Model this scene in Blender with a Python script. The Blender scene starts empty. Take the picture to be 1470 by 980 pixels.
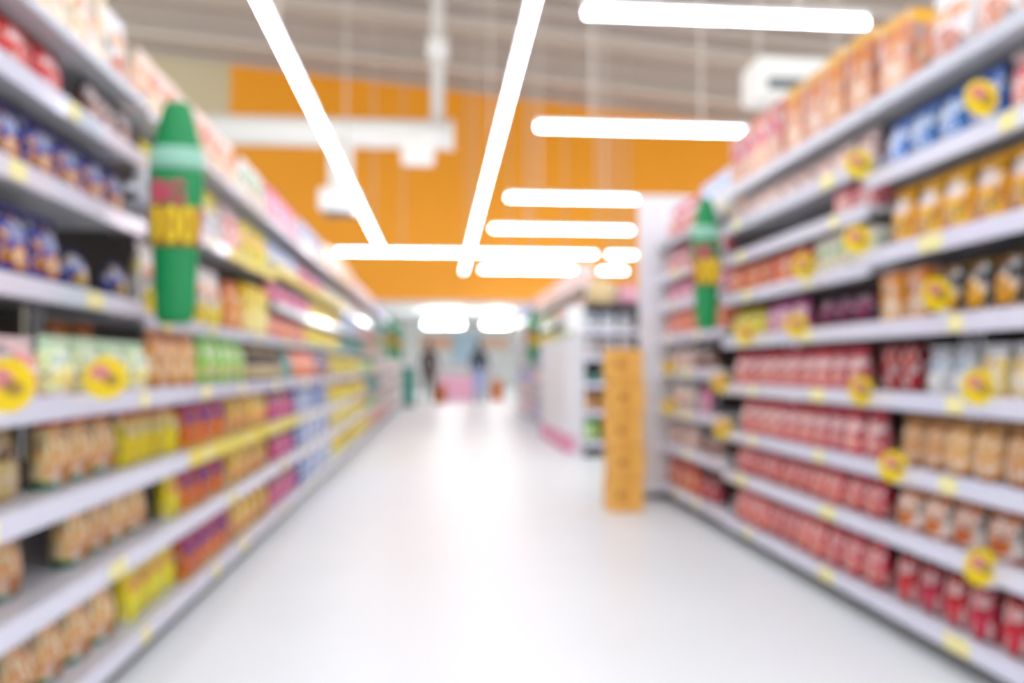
import bpy, bmesh, math, random
from mathutils import Vector

rnd = random.Random(7)
SC = bpy.context.scene
COL = SC.collection

# ---------------------------------------------------------------- camera
cam_data = bpy.data.cameras.new('camera')
cam = bpy.data.objects.new('camera', cam_data)
COL.objects.link(cam)
cam.location = (0, 0, 1.0)
cam.rotation_euler = (math.radians(91.77), 0, math.radians(-5.0))
cam_data.sensor_width = 36.0
cam_data.lens = 36.0 * 1200 / 1470
cam_data.clip_start = 0.05
cam_data.clip_end = 200
cam_data.dof.use_dof = True            # the photograph is focused close to the lens: everything is soft
cam_data.dof.focus_distance = 0.30
cam_data.dof.aperture_fstop = 5.3
SC.camera = cam

# ---------------------------------------------------------------- world, exposure
W = bpy.data.worlds.new('world')
SC.world = W
W.use_nodes = True
bg = W.node_tree.nodes['Background']
bg.inputs['Color'].default_value = (0.95, 0.97, 1.0, 1)
bg.inputs['Strength'].default_value = 0.88
TUBE_POWER = 13.0
SC.view_settings.view_transform = 'Standard'
SC.view_settings.look = 'None'
SC.view_settings.gamma = 1.0
SC.view_settings.use_curve_mapping = False
SC.view_settings.exposure = 0.68


# ---------------------------------------------------------------- colours and materials
def lin(h):
    h = h.lstrip('#')
    v = [int(h[i:i + 2], 16) / 255 for i in (0, 2, 4)]
    return tuple(c / 12.92 if c <= 0.04045 else ((c + 0.055) / 1.055) ** 2.4 for c in v) + (1,)


MATS = {}


def mat(name, col, rough=0.5, metal=0.0, noise=0.0, scale=8.0, emit=None, power=0.0, coat=0.0, alpha=1.0, trans=0.0):
    if name in MATS:
        return MATS[name]
    m = bpy.data.materials.new(name)
    m.use_nodes = True
    nt = m.node_tree
    b = nt.nodes['Principled BSDF']
    c = lin(col)
    b.inputs['Base Color'].default_value = c
    b.inputs['Roughness'].default_value = rough
    b.inputs['Metallic'].default_value = metal
    b.inputs['Coat Weight'].default_value = coat
    b.inputs['Coat Roughness'].default_value = 0.1
    b.inputs['Alpha'].default_value = alpha
    b.inputs['Transmission Weight'].default_value = trans
    if noise:
        tc = nt.nodes.new('ShaderNodeTexCoord')
        n = nt.nodes.new('ShaderNodeTexNoise')
        n.inputs['Scale'].default_value = scale
        n.inputs['Detail'].default_value = 4
        nt.links.new(tc.outputs['Object'], n.inputs['Vector'])
        r = nt.nodes.new('ShaderNodeMix')
        r.data_type = 'RGBA'
        r.inputs['A'].default_value = tuple(x * (1 - noise) for x in c[:3]) + (1,)
        r.inputs['B'].default_value = tuple(min(1, x * (1 + noise)) for x in c[:3]) + (1,)
        nt.links.new(n.outputs['Fac'], r.inputs['Factor'])
        nt.links.new(r.outputs['Result'], b.inputs['Base Color'])
    if emit:
        b.inputs['Emission Color'].default_value = lin(emit)
        b.inputs['Emission Strength'].default_value = power
    MATS[name] = m
    return m


def make_print_group():
    """Flat package print: coloured ground, top band, foot band, brand oval and a picture blob."""
    g = bpy.data.node_groups.new('package_print', 'ShaderNodeTree')
    itf = g.interface
    for n in ('Base', 'Band', 'Logo', 'Picture', 'Accent'):
        itf.new_socket(n, in_out='INPUT', socket_type='NodeSocketColor')
    for n, dv in (('LogoZ', .68), ('LogoR', .13), ('PicZ', .32), ('PicR', .17), ('BandZ', .84), ('FootZ', .1), ('Seed', 0.0)):
        s = itf.new_socket(n, in_out='INPUT', socket_type='NodeSocketFloat')
        s.default_value = dv
    itf.new_socket('Color', in_out='OUTPUT', socket_type='NodeSocketColor')
    N, L = g.nodes, g.links
    gi = N.new('NodeGroupInput')
    go = N.new('NodeGroupOutput')
    tc = N.new('ShaderNodeTexCoord')
    sx = N.new('ShaderNodeSeparateXYZ')
    L.new(tc.outputs['Generated'], sx.inputs[0])

    def m(op, a, b=None):
        n = N.new('ShaderNodeMath')
        n.operation = op
        for i, v in enumerate((a, b)):
            if v is None:
                continue
            if isinstance(v, (int, float)):
                n.inputs[i].default_value = v
            else:
                L.new(v, n.inputs[i])
        return n.outputs[0]

    def mix(f, a, b):
        n = N.new('ShaderNodeMix')
        n.data_type = 'RGBA'
        L.new(f, n.inputs['Factor'])
        L.new(a, n.inputs['A'])
        L.new(b, n.inputs['B'])
        return n.outputs['Result']
    no = N.new('ShaderNodeTexNoise')
    no.inputs['Scale'].default_value = 5
    no.inputs['Detail'].default_value = 3
    L.new(tc.outputs['Generated'], no.inputs['Vector'])
    wob = m('MULTIPLY', m('SUBTRACT', no.outputs['Fac'], .5), .25)
    x, z = m('ADD', sx.outputs[0], wob), m('ADD', sx.outputs[2], m('MULTIPLY', wob, .6))

    def oval(cx, cz, rx, rz):
        a = m('DIVIDE', m('SUBTRACT', x, cx), rx)
        b = m('DIVIDE', m('SUBTRACT', z, cz), rz)
        return m('LESS_THAN', m('ADD', m('MULTIPLY', a, a), m('MULTIPLY', b, b)), 1.0)
    col = gi.outputs['Base']
    col = mix(m('GREATER_THAN', z, gi.outputs['BandZ']), col, gi.outputs['Band'])
    col = mix(m('LESS_THAN', z, gi.outputs['FootZ']), col, gi.outputs['Accent'])
    n2 = N.new('ShaderNodeTexNoise')
    n2.inputs['Scale'].default_value = 9
    L.new(tc.outputs['Generated'], n2.inputs['Vector'])
    pic = mix(m('GREATER_THAN', n2.outputs['Fac'], .56), gi.outputs['Picture'], gi.outputs['Accent'])
    col = mix(oval(.5, gi.outputs['PicZ'], .37, gi.outputs['PicR']), col, pic)
    logo = mix(m('GREATER_THAN', m('SINE', m('MULTIPLY', x, 42.0)), .55), gi.outputs['Logo'], gi.outputs['Band'])
    col = mix(oval(.5, gi.outputs['LogoZ'], .38, gi.outputs['LogoR']), col, logo)
    vo = N.new('ShaderNodeTexVoronoi')
    vo.inputs['Scale'].default_value = 5.5
    va = N.new('ShaderNodeVectorMath')
    va.operation = 'ADD'
    L.new(tc.outputs['Generated'], va.inputs[0])
    L.new(gi.outputs['Seed'], va.inputs[1])
    L.new(va.outputs[0], vo.inputs['Vector'])
    vs = N.new('ShaderNodeSeparateColor')
    L.new(vo.outputs['Color'], vs.inputs[0])
    wh = N.new('ShaderNodeRGB')
    wh.outputs[0].default_value = (.86, .85, .84, 1)
    dk = N.new('ShaderNodeRGB')
    dk.outputs[0].default_value = (.05, .04, .05, 1)
    col = mix(m('MULTIPLY', m('GREATER_THAN', vs.outputs[0], .84), .5), col, wh.outputs[0])
    col = mix(m('MULTIPLY', m('LESS_THAN', vs.outputs[1], .14), .55), col, dk.outputs[0])
    col = mix(m('MULTIPLY', m('GREATER_THAN', vs.outputs[2], .88), .6), col, gi.outputs['Picture'])
    oi = N.new('ShaderNodeObjectInfo')
    hs = N.new('ShaderNodeHueSaturation')
    L.new(m('ADD', m('MULTIPLY', oi.outputs['Random'], .2), .84), hs.inputs['Value'])
    L.new(m('ADD', m('MULTIPLY', oi.outputs['Random'], .012), .494), hs.inputs['Hue'])
    hs.inputs['Saturation'].default_value = 1.25
    L.new(col, hs.inputs['Color'])
    L.new(hs.outputs[0], go.inputs[0])
    return g


PRINT = make_print_group()

# ground, band, brand oval, picture, foot; optional overrides of the print layout
PAL = {
    'red': ('d0141e', 'a80c14', 'f0d0cc', 'c41a20', 'e08878', {'LogoR': .09}),
    'choco': ('5a3a30', '2c2020', 'e8e0dc', 'b06038', 'f0e8e4', {}),
    'blue': ('14218e', '101a6c', 'b8c4ee', 'f0a838', 'b03048', {'LogoR': .12, 'PicZ': .3, 'PicR': .15}),
    'navy': ('1a2470', '10184a', '8890c8', 'c0a040', '3a2a70', {}),
    'cream_box': ('efdcb4', 'f3e6c8', 'e8c890', 'e0a890', 'f0e0c0', {}),
    'white_mix': ('eceaea', 'f4f2f2', 'e8b070', 'd89880', 'e4d8d8', {}),
    'peach': ('f0c4b0', 'f6dcd0', 'e07868', 'f0e0c0', 'e8a088', {}),
    'cream_red': ('f0d8ac', 'd8503c', 'f2ecc4', 'e09468', '2f6a4e', {'LogoZ': .58, 'LogoR': .26, 'PicZ': .22, 'PicR': .13, 'FootZ': .12}),
    'lemon': ('f0d818', 'f0e068', 'e8a090', 'f2e850', 'd0d880', {}),
    'lemon_red': ('e8d870', 'd85838', 'f0ecb0', 'ead048', 'c8c050', {}),
    'purple': ('e0803c', 'a04888', '5a2c8c', 'c84c48', 'e8c030', {'LogoR': .15}),
    'golden': ('f0b020', 'f2c440', 'f4d468', 'e88818', 'f0c038', {}),
    'magenta': ('c02868', '8c1c48', 'e890b0', 'e0609c', 'd8b0c0', {}),
    'sky_blue': ('5e86c4', '3a58a8', 'd8e4f0', 'e8ecf0', '7888c0', {}),
    'pale_green': ('e0e4b8', 'b8ccb0', '5a8c78', 'e8dc98', 'd0a0a0', {}),
    'white_red': ('f0e4e2', 'e0c8c8', 'd84848', 'e89890', 'f4ecea', {}),
    'brown_bag': ('d89858', 'a86838', 'f0d0a8', 'e8c8a0', 'c08050', {}),
    'green': ('7cc050', '58a040', 'd8ecb8', 'e8dcb0', 'a8c880', {}),
    'dark_jar': ('e0d0a0', 'c8b088', '604030', 'e8d8b0', 'b89868', {}),
    'teal': ('1c8878', '186860', 'b8d8d0', '40a090', '88c0b0', {}),
    'coral': ('e87860', 'd85848', 'f4d8c0', 'f0b098', 'e06048', {}),
    'yellow_box': ('f0d838', 'e8c828', 'f4e898', 'f2e060', 'd8a830', {}),
    'white_orange': ('f2ece4', 'e8e0dc', 'e04830', 'f0d830', 'f0d020', {'FootZ': .26}),
    'orange_bag': ('e08848', 'c86830', 'f0c8a0', 'e8a870', 'd07838', {}),
    'yellow_blue': ('e8e4e8', 'f0dc20', '6898d0', 'f0f0f4', 'd8d8e0', {'BandZ': .66, 'LogoZ': .5, 'LogoR': .08}),
    'pink_soft': ('f0a8c0', 'e880a8', 'f8e0e8', 'f0c0d0', 'e8a0b8', {}),
    'white_blue': ('e8ecf4', 'c8d4f0', 'a8c0e8', 'f0e8d0', 'f0e080', {}),
    'white_green': ('e4ecdc', 'f0f2ec', '68b050', 'f0d8c8', 'a0c890', {}),
    'pale_pink': ('eecfcb', 'f2e2dc', 'e0a8a0', 'f4e8d8', 'e8bcb0', {}),
    # the facing unit
    'red_pink': ('dc6470', 'cc4450', 'f6d4d0', 'f2c4b4', 'bc4450', {'LogoR': .16}),
    'rose': ('e48890', 'd8606c', 'f8e0dc', 'f4d0c4', 'd06870', {'LogoR': .16}),
    'dark_red': ('a82430', '801820', 'e8a8a8', 'd8606c', '901c28', {}),
    'tan': ('d8ac84', 'b4845c', 'f0d8bc', 'e8c4a0', 'a06a54', {}),
    'white_brown': ('ece0d8', 'd89878', 'f4ece8', 'd08858', 'c05848', {}),
    'maroon': ('8c3034', '6c2026', 'c87868', 'b05860', '702028', {}),
    'silver': ('dcdee2', 'c8ccd4', '88a0b8', 'eceef0', 'd0c8b8', {}),
    'cream_yellow': ('ecd8a0', 'd8d8dc', 'f0c040', 'eef0f0', 'e0b050', {}),
    'orange_box': ('e0a060', 'c89070', 'e4c8b8', 'd8c8b8', 'e8a038', {'FootZ': .3}),
    'black': ('2a2828', '1c1c1e', '806048', 'e8b868', 'd8a078', {'PicZ': .4, 'PicR': .26, 'LogoZ': .84, 'LogoR': .06}),
    'amber': ('f0a41c', 'ecae24', 'e4e8f8', 'f0c458', '9c78b0', {'LogoZ': .74, 'LogoR': .14, 'PicR': .19}),
    'azure': ('4a80c8', '3060b0', 'e4ecf8', 'c8d8f4', '6070b8', {'LogoR': .19, 'PicR': .16}),
    'orange_pink': ('d8968c', 'd86878', 'c84860', 'e4c4a0', 'd08878', {}),
    'orange_top': ('cf9880', 'e8b050', 'd07050', 'ecd0b0', 'd89880', {}),
    'deep_plum': ('50203c', '38142a', 'a05078', '883858', '602848', {}),
    'pink_top': ('d880b0', 'c04898', 'f4e0e4', 'f0d0c8', 'e8c8c0', {}),
    'lime_yellow': ('ece070', 'e8d040', 'f4f0c0', 'f0e4a0', 'd8c850', {}),
    'red_orange': ('e06048', 'c83830', 'f4d8cc', 'f0b8a0', 'e88850', {}),
    'grey_mix': ('c8c4c4', 'a8a4a8', 'e4e0e0', 'd8c8c0', 'b0a8a8', {}),
    'lavender': ('b0a8d0', '8880b8', 'e0dcf0', 'd0c8e0', '9890c0', {}),
}


def print_mat(key, rough=0.22):
    nm = 'print_' + key
    if nm in MATS:
        return MATS[nm]
    p = PAL[key]
    m = bpy.data.materials.new(nm)
    m.use_nodes = True
    nt = m.node_tree
    b = nt.nodes['Principled BSDF']
    g = nt.nodes.new('ShaderNodeGroup')
    g.node_tree = PRINT
    for s, c in zip(('Base', 'Band', 'Logo', 'Picture', 'Accent'), p[:5]):
        g.inputs[s].default_value = lin(c)
    g.inputs['Seed'].default_value = 3.7 * len(MATS)
    for k, v in p[5].items():
        g.inputs[k].default_value = v
    nt.links.new(g.outputs[0], b.inputs['Base Color'])
    b.inputs['Roughness'].default_value = rough
    MATS[nm] = m
    return m


M_WHITE = mat('white_enamel', 'e9e9ee', .35)
M_RAIL = mat('price_rail_plastic', 'dadaea', .16, coat=.4)
M_SHELF = mat('shelf_steel', 'd2d2d6', .4)
M_EDGE = mat('shelf_edge_grey', 'a9abb4', .25, coat=.3)
M_BACK = mat('back_panel_steel', '4c4846', .6)
M_KICK = mat('kick_plate', '3c403e', .5)
M_TAG = mat('price_tag_paper', 'f3eaa6', .6)
M_YRAIL = mat('yellow_rail_strip', 'f0dc40', .4)
M_GREEN = mat('sign_green', '008a4a', .45)
M_PALEG = mat('sign_pale_green', '93c9b2', .45)
M_YEL = mat('sign_yellow', 'f0d010', .5)
M_PINK = mat('sign_pink', 'd63a64', .5)
M_BROWN = mat('sign_brown', 'b07020', .5)
M_CLEAR = mat('clear_strip', 'e8ecf0', .2)
M_TUBE = mat('lit_tube', 'ffffff', .4, emit='eef0ff', power=TUBE_POWER)
M_HOUSE = mat('fixture_housing', 'f0f0f2', .4)


# ---------------------------------------------------------------- mesh helpers
MESH = {}


def bm_mesh(name, bm, smooth=False):
    me = bpy.data.meshes.new(name)
    bmesh.ops.recalc_face_normals(bm, faces=bm.faces)
    bm.to_mesh(me)
    bm.free()
    if smooth:
        for p in me.polygons:
            p.use_smooth = True
    return me


def box_mesh(dx, dy, dz, bevel=0.0):
    """Box centred in x and y with its foot at z = 0."""
    k = ('box', round(dx, 4), round(dy, 4), round(dz, 4), bevel)
    if k not in MESH:
        bm = bmesh.new()
        bmesh.ops.create_cube(bm, size=1)
        for v in bm.verts:
            v.co = Vector((v.co.x * dx, v.co.y * dy, (v.co.z + .5) * dz))
        if bevel:
            bmesh.ops.bevel(bm, geom=bm.edges[:], offset=bevel, segments=2, affect='EDGES')
        MESH[k] = bm_mesh('box_shape', bm)
    return MESH[k]


def lathe_mesh(profile, seg=20, sx=1.0, sy=1.0):
    """Solid of revolution about z; profile = [(radius, z), ...] from bottom to top, closed at the ends."""
    k = ('lathe', tuple(profile), seg, sx, sy)
    if k not in MESH:
        bm = bmesh.new()
        rings = []
        for r, z in profile:
            rings.append([bm.verts.new((math.cos(2 * math.pi * i / seg) * r * sx, math.sin(2 * math.pi * i / seg) * r * sy, z)) for i in range(seg)])
        for a, b in zip(rings, rings[1:]):
            for i in range(seg):
                bm.faces.new((a[i], a[(i + 1) % seg], b[(i + 1) % seg], b[i]))
        bm.faces.new(list(reversed(rings[0])))
        bm.faces.new(rings[-1])
        me = bm_mesh('lathe_shape', bm, True)
        MESH[k] = me
    return MESH[k]


def cyl_between(a, b, r, seg=12, name='rod'):
    a, b = Vector(a), Vector(b)
    d = b - a
    bm = bmesh.new()
    bmesh.ops.create_cone(bm, cap_ends=True, segments=seg, radius1=r, radius2=r, depth=d.length)
    q = Vector((0, 0, 1)).rotation_difference(d.normalized())
    for v in bm.verts:
        v.co = q @ v.co + (a + b) / 2
    return bm_mesh(name, bm, True)


def prism_mesh(pts, depth, name='plate'):
    """Outline in the x-z plane extruded along y (centred)."""
    bm = bmesh.new()
    f = [bm.verts.new((x, -depth / 2, z)) for x, z in pts]
    b = [bm.verts.new((x, depth / 2, z)) for x, z in pts]
    n = len(pts)
    bm.faces.new(f)
    bm.faces.new(list(reversed(b)))
    for i in range(n):
        bm.faces.new((f[i], b[i], b[(i + 1) % n], f[(i + 1) % n]))
    return bm_mesh(name, bm)


def obj(name, me, m, parent=None, loc=(0, 0, 0), rz=0.0):
    if m is not None:
        if len(me.materials) == 0:
            me.materials.append(m)
        elif me.materials[0] != m:
            key = ('variant', me.name, m.name)
            if key not in MESH:
                c = me.copy()
                c.materials.clear()
                c.materials.append(m)
                MESH[key] = c
            me = MESH[key]
    o = bpy.data.objects.new(name, me)
    COL.objects.link(o)
    if parent is not None:
        o.parent = parent
    o.location = loc
    o.rotation_euler = (0, 0, rz)
    return o


def tag(o, label, cat, group=None):
    o['label'] = label
    o['category'] = cat
    if group:
        o['group'] = group
    return o


def thing(name, label, cat, loc=(0, 0, 0), rz=0.0, group=None):
    o = bpy.data.objects.new(name, None)
    o.empty_display_size = .05
    COL.objects.link(o)
    o.location = loc
    o.rotation_euler = (0, 0, rz)
    return tag(o, label, cat, group)


def struct(name, me, m, loc=(0, 0, 0)):
    o = obj(name, me, m, None, loc)
    o['kind'] = 'structure'
    return o


# ---------------------------------------------------------------- the hall
def floor_material():
    m = bpy.data.materials.new('polished_white_floor')
    m.use_nodes = True
    nt = m.node_tree
    b = nt.nodes['Principled BSDF']
    tc = nt.nodes.new('ShaderNodeTexCoord')
    n = nt.nodes.new('ShaderNodeTexNoise')
    n.inputs['Scale'].default_value = 1.6
    n.inputs['Detail'].default_value = 5
    nt.links.new(tc.outputs['Object'], n.inputs['Vector'])
    mx = nt.nodes.new('ShaderNodeMix')
    mx.data_type = 'RGBA'
    mx.inputs['A'].default_value = lin('ebefef')
    mx.inputs['B'].default_value = lin('f3f6f6')
    nt.links.new(n.outputs['Fac'], mx.inputs['Factor'])
    nt.links.new(mx.outputs['Result'], b.inputs['Base Color'])
    b.inputs['Roughness'].default_value = .34
    b.inputs['Specular IOR Level'].default_value = .3
    return m


struct('floor', box_mesh(26, 52, .1), floor_material(), (0, 19, -.1))

WALL_Y = 27.0
M_ORANGE = mat('orange_paint', 'fba61c', .55, noise=.03, scale=.6)
M_BEIGE = mat('beige_paint', 'd8cba6', .6, noise=.03, scale=.8)
M_PLASTER = mat('white_plaster', 'f0efec', .6, noise=.02, scale=1.0)


def ceil_z(x):
    return 10.1 - .09 * x


def wall_piece(name, x0, x1, z0, m):
    me = prism_mesh([(x0, z0), (x1, z0), (x1, ceil_z(x1)), (x0, ceil_z(x0))], .2, name)
    return struct(name, me, m, (0, WALL_Y + .1, 0))


wall_piece('wall_back', -6.64, 13, 3.14, M_ORANGE)
wall_piece('wall_back_side', -13, -6.64, 0, M_BEIGE)

M_DECK = mat('roof_deck', 'b3a398', .6, noise=.08, scale=1.2)
bm = bmesh.new()
prev = None
y, k = 5.0, 0
while y < WALL_Y:
    zz = .1 if k % 4 in (1, 2) else 0.0
    cur = (bm.verts.new((-13, y, ceil_z(-13) + zz)), bm.verts.new((13, y, ceil_z(13) + zz)))
    if prev:
        bm.faces.new((prev[0], prev[1], cur[1], cur[0]))
    prev = cur
    y += .22 if k % 2 else .04
    k += 1
ceil = struct('ceiling', bm_mesh('roof_deck', bm), M_DECK)
M_BEAM = mat('roof_beam', 'd0c6bb', .5)
for i in range(9):
    yb = 17.9 + i * 1.08
    deep = .36 if i in (3, 6) else .2
    me = prism_mesh([(-13, ceil_z(-13) - deep), (13, ceil_z(13) - deep), (13, ceil_z(13) - .02), (-13, ceil_z(-13) - .02)], .14 if deep < .3 else .3, 'beam')
    obj('beam', me, M_BEAM, ceil, (0, yb, 0))

# low hall behind the orange bulkhead
struct('ceiling_low', box_mesh(20, 14, .15), M_PLASTER, (1, 34.25, 3.14))
struct('wall_far', box_mesh(20, .2, 3.13), M_PLASTER, (1, 41.2, 0))

# ---------------------------------------------------------------- strip lights
Z_TUBE = 3.9


def strip_light(label, x, y, length, along, z=Z_TUBE, rods=2):
    t = thing('strip_light', label, 'lamp', (x, y, z), 0 if along == 'x' else math.pi / 2)
    obj('housing', box_mesh(length, .064, .04, .006), M_HOUSE, t, (0, 0, .03))
    n = max(1, round(length / 1.25))
    step = length / n
    key = ('tube', round(step, 3))
    if key not in MESH:
        bm = bmesh.new()
        bmesh.ops.create_cone(bm, cap_ends=True, segments=14, radius1=.031, radius2=.031, depth=step - .03)
        for v in bm.verts:
            v.co = Vector((v.co.z, v.co.y, v.co.x))
        MESH[key] = bm_mesh('tube', bm, True)
    for i in range(n):
        obj('tube', MESH[key], M_TUBE, t, (-length / 2 + (i + .5) * step, 0, -.015))
    for q in range(rods):
        sx = (q + .5) / rods - .5
        wx = x + (length * sx if along == 'x' else 0)
        obj('hanger', box_mesh(.025, .025, ceil_z(wx) - z - .07), M_BEAM, t, (length * sx, 0, .07))
    return t


strip_light('long line of strip lights pointing down the aisle above the left shelves', -1.42, 7.4, 27.0, 'y', rods=5)
strip_light('long line of strip lights pointing down the aisle above the middle of the floor', .74, 9.45, 31.5, 'y', rods=6)
cross = [(-3.5, 1.17, 4.0, 'unseen crosswise strip light, added behind the viewer, further back'), (1.5, 1.17, 4.0, 'unseen crosswise strip light, added over the viewer'),  # these two are out of view, added for the light they give
         (6.65, 1.17, 3.58, 'crosswise strip light highest in view, above the near right shelves'),
         (9.9, 1.16, 3.87, 'crosswise strip light second from the top, on the right side'),
         (14.1, 1.15, 3.4, 'crosswise strip light third down on the right side'),
         (17.3, 1.08, 4.06, 'crosswise strip light fourth down on the right side'),
         (22.1, -2.67, 4.2, 'longest crosswise strip light, running under both long light lines'),
         (24.6, 1.23, 4.57, 'lowest crosswise strip light, just above the far shelves')]
for yy, xa, xb, lab in cross:
    strip_light(lab, (xa + xb) / 2, yy, xb - xa, 'x', 4.04 if yy == 22.1 else Z_TUBE)
strip_light('short crosswise strip light right of the longest one', 4.9, 22.1, .75, 'x', 4.04)
strip_light('short crosswise strip light right of the lowest one', 5.2, 24.6, .8, 'x')

# ---------------------------------------------------------------- duct and air unit
M_DUCT = mat('duct_white', 'fbf9f2', .45)
M_GRILLE = mat('grille_grey', '6f7478', .5)
DY = 16.0
t = thing('air_duct', 'white hanging air duct with a drop pipe and a boxy outlet', 'duct', (-1.87, DY, 3.93))


def world_part(name, me, m, t):
    """A part whose mesh is written in world coordinates."""
    o = obj(name, me, m, t)
    o.location = -t.location
    return o


world_part('main_pipe', cyl_between((-4.3, DY, 5.46), (.22, DY, 5.46), .27, 20, 'main_pipe'), M_DUCT, t)
world_part('end_cap', cyl_between((.2, DY, 5.46), (.27, DY, 5.46), .3, 20, 'end_cap'), M_DUCT, t)
world_part('drop_pipe', cyl_between((-1.87, DY, 5.4), (-1.87, DY, 4.3), .23, 18, 'drop_pipe'), M_DUCT, t)
o = obj('outlet_box', box_mesh(.75, .66, .42, .04), M_DUCT, t, (0, 0, 0))
obj('outlet_grille', box_mesh(.56, .5, .04), M_GRILLE, o, (0, 0, -.04))
obj('junction_box', box_mesh(.62, .5, .4, .03), M_DUCT, t, (1.46, 0, .98))
world_part('hanger_pole', cyl_between((-.04, DY, 5.7), (-.04, DY, 10.24), .13, 14, 'hanger_pole'), mat('pole_white', 'e4ded6', .5), t)
world_part('pole_coupling', cyl_between((-.04, DY, 6.95), (-.04, DY, 7.4), .2, 16, 'pole_coupling'), M_DUCT, t)

t = thing('air_unit', 'white boxy air unit hanging above the right shelves', 'air unit', (5.35, 12, 4.94))
obj('casing', box_mesh(1.5, .7, .6, .05), M_DUCT, t)
obj('grille', box_mesh(1.2, .03, .16), M_GRILLE, t, (0, -.36, .1))
for s in (-.6, .6):
    obj('hanger', box_mesh(.04, .04, ceil_z(5.35 + s) - 5.54), M_BEAM, t, (s, 0, .59))

# ---------------------------------------------------------------- shelf units
UNITS = []       # side, y0, y1, levels [(z, front_x)], phrase
ORD = ['bottom', 'second', 'third', 'fourth', 'fifth', 'sixth', 'seventh', 'eighth', 'ninth', 'tenth', 'eleventh', 'twelfth', 'thirteenth', 'fourteenth', 'fifteenth']


def gondola(side, y0, y1, levels, phrase, label, back=None, far=False, yellow=(), depth=.48):
    """One bay of wall shelving whose open face looks along +x (side -1) or -x (side 1)."""
    s = side
    front = abs(levels[0][1])
    back = back or front + depth
    ym, ln = (y0 + y1) / 2, y1 - y0 - .006
    t = thing('shelf_unit', label, 'shelf', (s * (front + back) / 2, ym, 0))
    cx = (front + back) / 2
    top = levels[-1][0]
    obj('kick_plate', box_mesh(.03, ln, levels[0][0] - .07), M_KICK, t, (s * (front + (.05 if s < 0 else .13) - cx), 0, 0))
    obj('back_panel', box_mesh(.02, ln - .05, top + .02), M_BACK, t, (s * (back - .02 - cx), 0, .0))
    for e in (-1, 1):
        obj('upright', box_mesh(.04, .035, top + .04), M_WHITE, t, (s * (back - .06 - cx), e * (ln / 2 - .02), 0))
    for i, (z, fx) in enumerate(levels):
        d = back - .09 - abs(fx)
        sh = obj('shelf', box_mesh(d, ln, .022), M_SHELF, t, (s * (abs(fx) + .008 + d / 2 - cx), 0, z - .03))
        last = i == len(levels) - 1
        mr = M_YRAIL if i in yellow else M_EDGE if last else M_RAIL
        rh = (.04 if s < 0 else .055) if last else .066
        obj('price_rail', box_mesh(.012, ln, rh, .003), mr, sh, (s * (-d / 2 - .008), 0, .032 - rh))
        if not far and not last:
            n = rnd.choice((1, 2, 2))
            for q in range(n):
                yy = -ln / 2 + ln * (q + rnd.uniform(.3, .7)) / n
                obj('price_tag', box_mesh(.004, rnd.choice((.07, .09, .13)), .052), M_TAG, sh, (s * (-d / 2 - .0165), yy, -.028))
    UNITS.append((s, y0, y1, levels, phrase))
    return t


LF, LU = -1.0, -1.18
low = [(.12, LF), (.405, LF), (.66, LF), (.925, LF)]
gondola(-1, 1.25, 3.47, low + [(1.26, LU), (1.58, LU), (1.855, LU), (2.075, LU)], 'nearest left unit', 'white shelf unit holding the blue and red pouches, nearest on the left', back=1.66)
gondola(-1, 3.47, 4.8, low + [(1.22, LU), (1.68, LU), (2.05, LU)], 'second left unit', 'white shelf unit just beyond the large green bottle sign', back=1.66, yellow=(2,))
gondola(-1, 4.8, 6.14, low + [(1.22, LU), (1.68, LU), (2.05, LU)], 'third left unit', 'white shelf unit with golden bags low down, third along the left side', back=1.66, yellow=(2, 5))
yl = 6.14
for i in range(12):
    lv = low + [(1.22, LU), (1.48, LU), (1.74, LU), (2.05, LU)]
    gondola(-1, yl, yl + 1.42, lv, ORD[i + 3] + ' left unit', 'white shelf unit, %s along the left side of the aisle' % ORD[i + 3], back=1.66, far=i > 2, yellow=(6,) if i < 3 else ())
    yl += 1.42
LEFT_END = yl

RF = 1.67
lv1 = [(z, RF) for z in (.14, .41, .645, .91, 1.175, 1.455, 1.755, 2.03)]
lv2 = [(z, RF) for z in (.14, .41, .645, .91, 1.175, 1.42, 1.645, 1.83, 2.03)]
lv3 = [(z, RF) for z in (.15, .45, .71, .99, 1.24, 1.47, 1.69, 1.94)]
gondola(1, 1.45, 3.12, lv1, 'nearest right unit', 'white shelf unit with amber and azure pouches, nearest on the right', back=2.15)
gondola(1, 3.12, 4.81, lv2, 'middle right unit', 'white shelf unit with rows of rose red packs, middle right', back=2.15)
gondola(1, 4.81, 6.25, lv3, 'end right unit', 'white shelf unit beside the tall white end board', back=2.15)
t = thing('end_board', 'tall white end board closing the right shelves before the cross aisle', 'panel', (1.86, 6.29, 0))
obj('panel', box_mesh(.66, .05, 2.25, .006), M_WHITE, t, (0, 0, .04))
obj('foot', box_mesh(.64, .07, .04), M_KICK, t, (0, 0, 0))
obj('top_cap', box_mesh(.67, .07, .03, .006), M_HOUSE, t, (0, 0, 2.29))

yr = 9.78
for i in range(6):
    lv = [(z, 1.68) for z in (.13, .45, .75, 1.05, 1.35, 1.65, 1.95)]
    gondola(1, yr, yr + 1.45, lv, ORD[i] + ' unit past the cross aisle', 'white shelf unit past the cross aisle on the right, %s from its end display' % (ORD[i] if i else 'first'), back=2.15, far=True)
    yr += 1.45

# ---------------------------------------------------------------- goods
LEVEL_NAME = lambda i, n: 'top shelf' if i == n - 1 else ORD[i] + ' shelf' + ('' if i == 0 else ' up')


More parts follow.
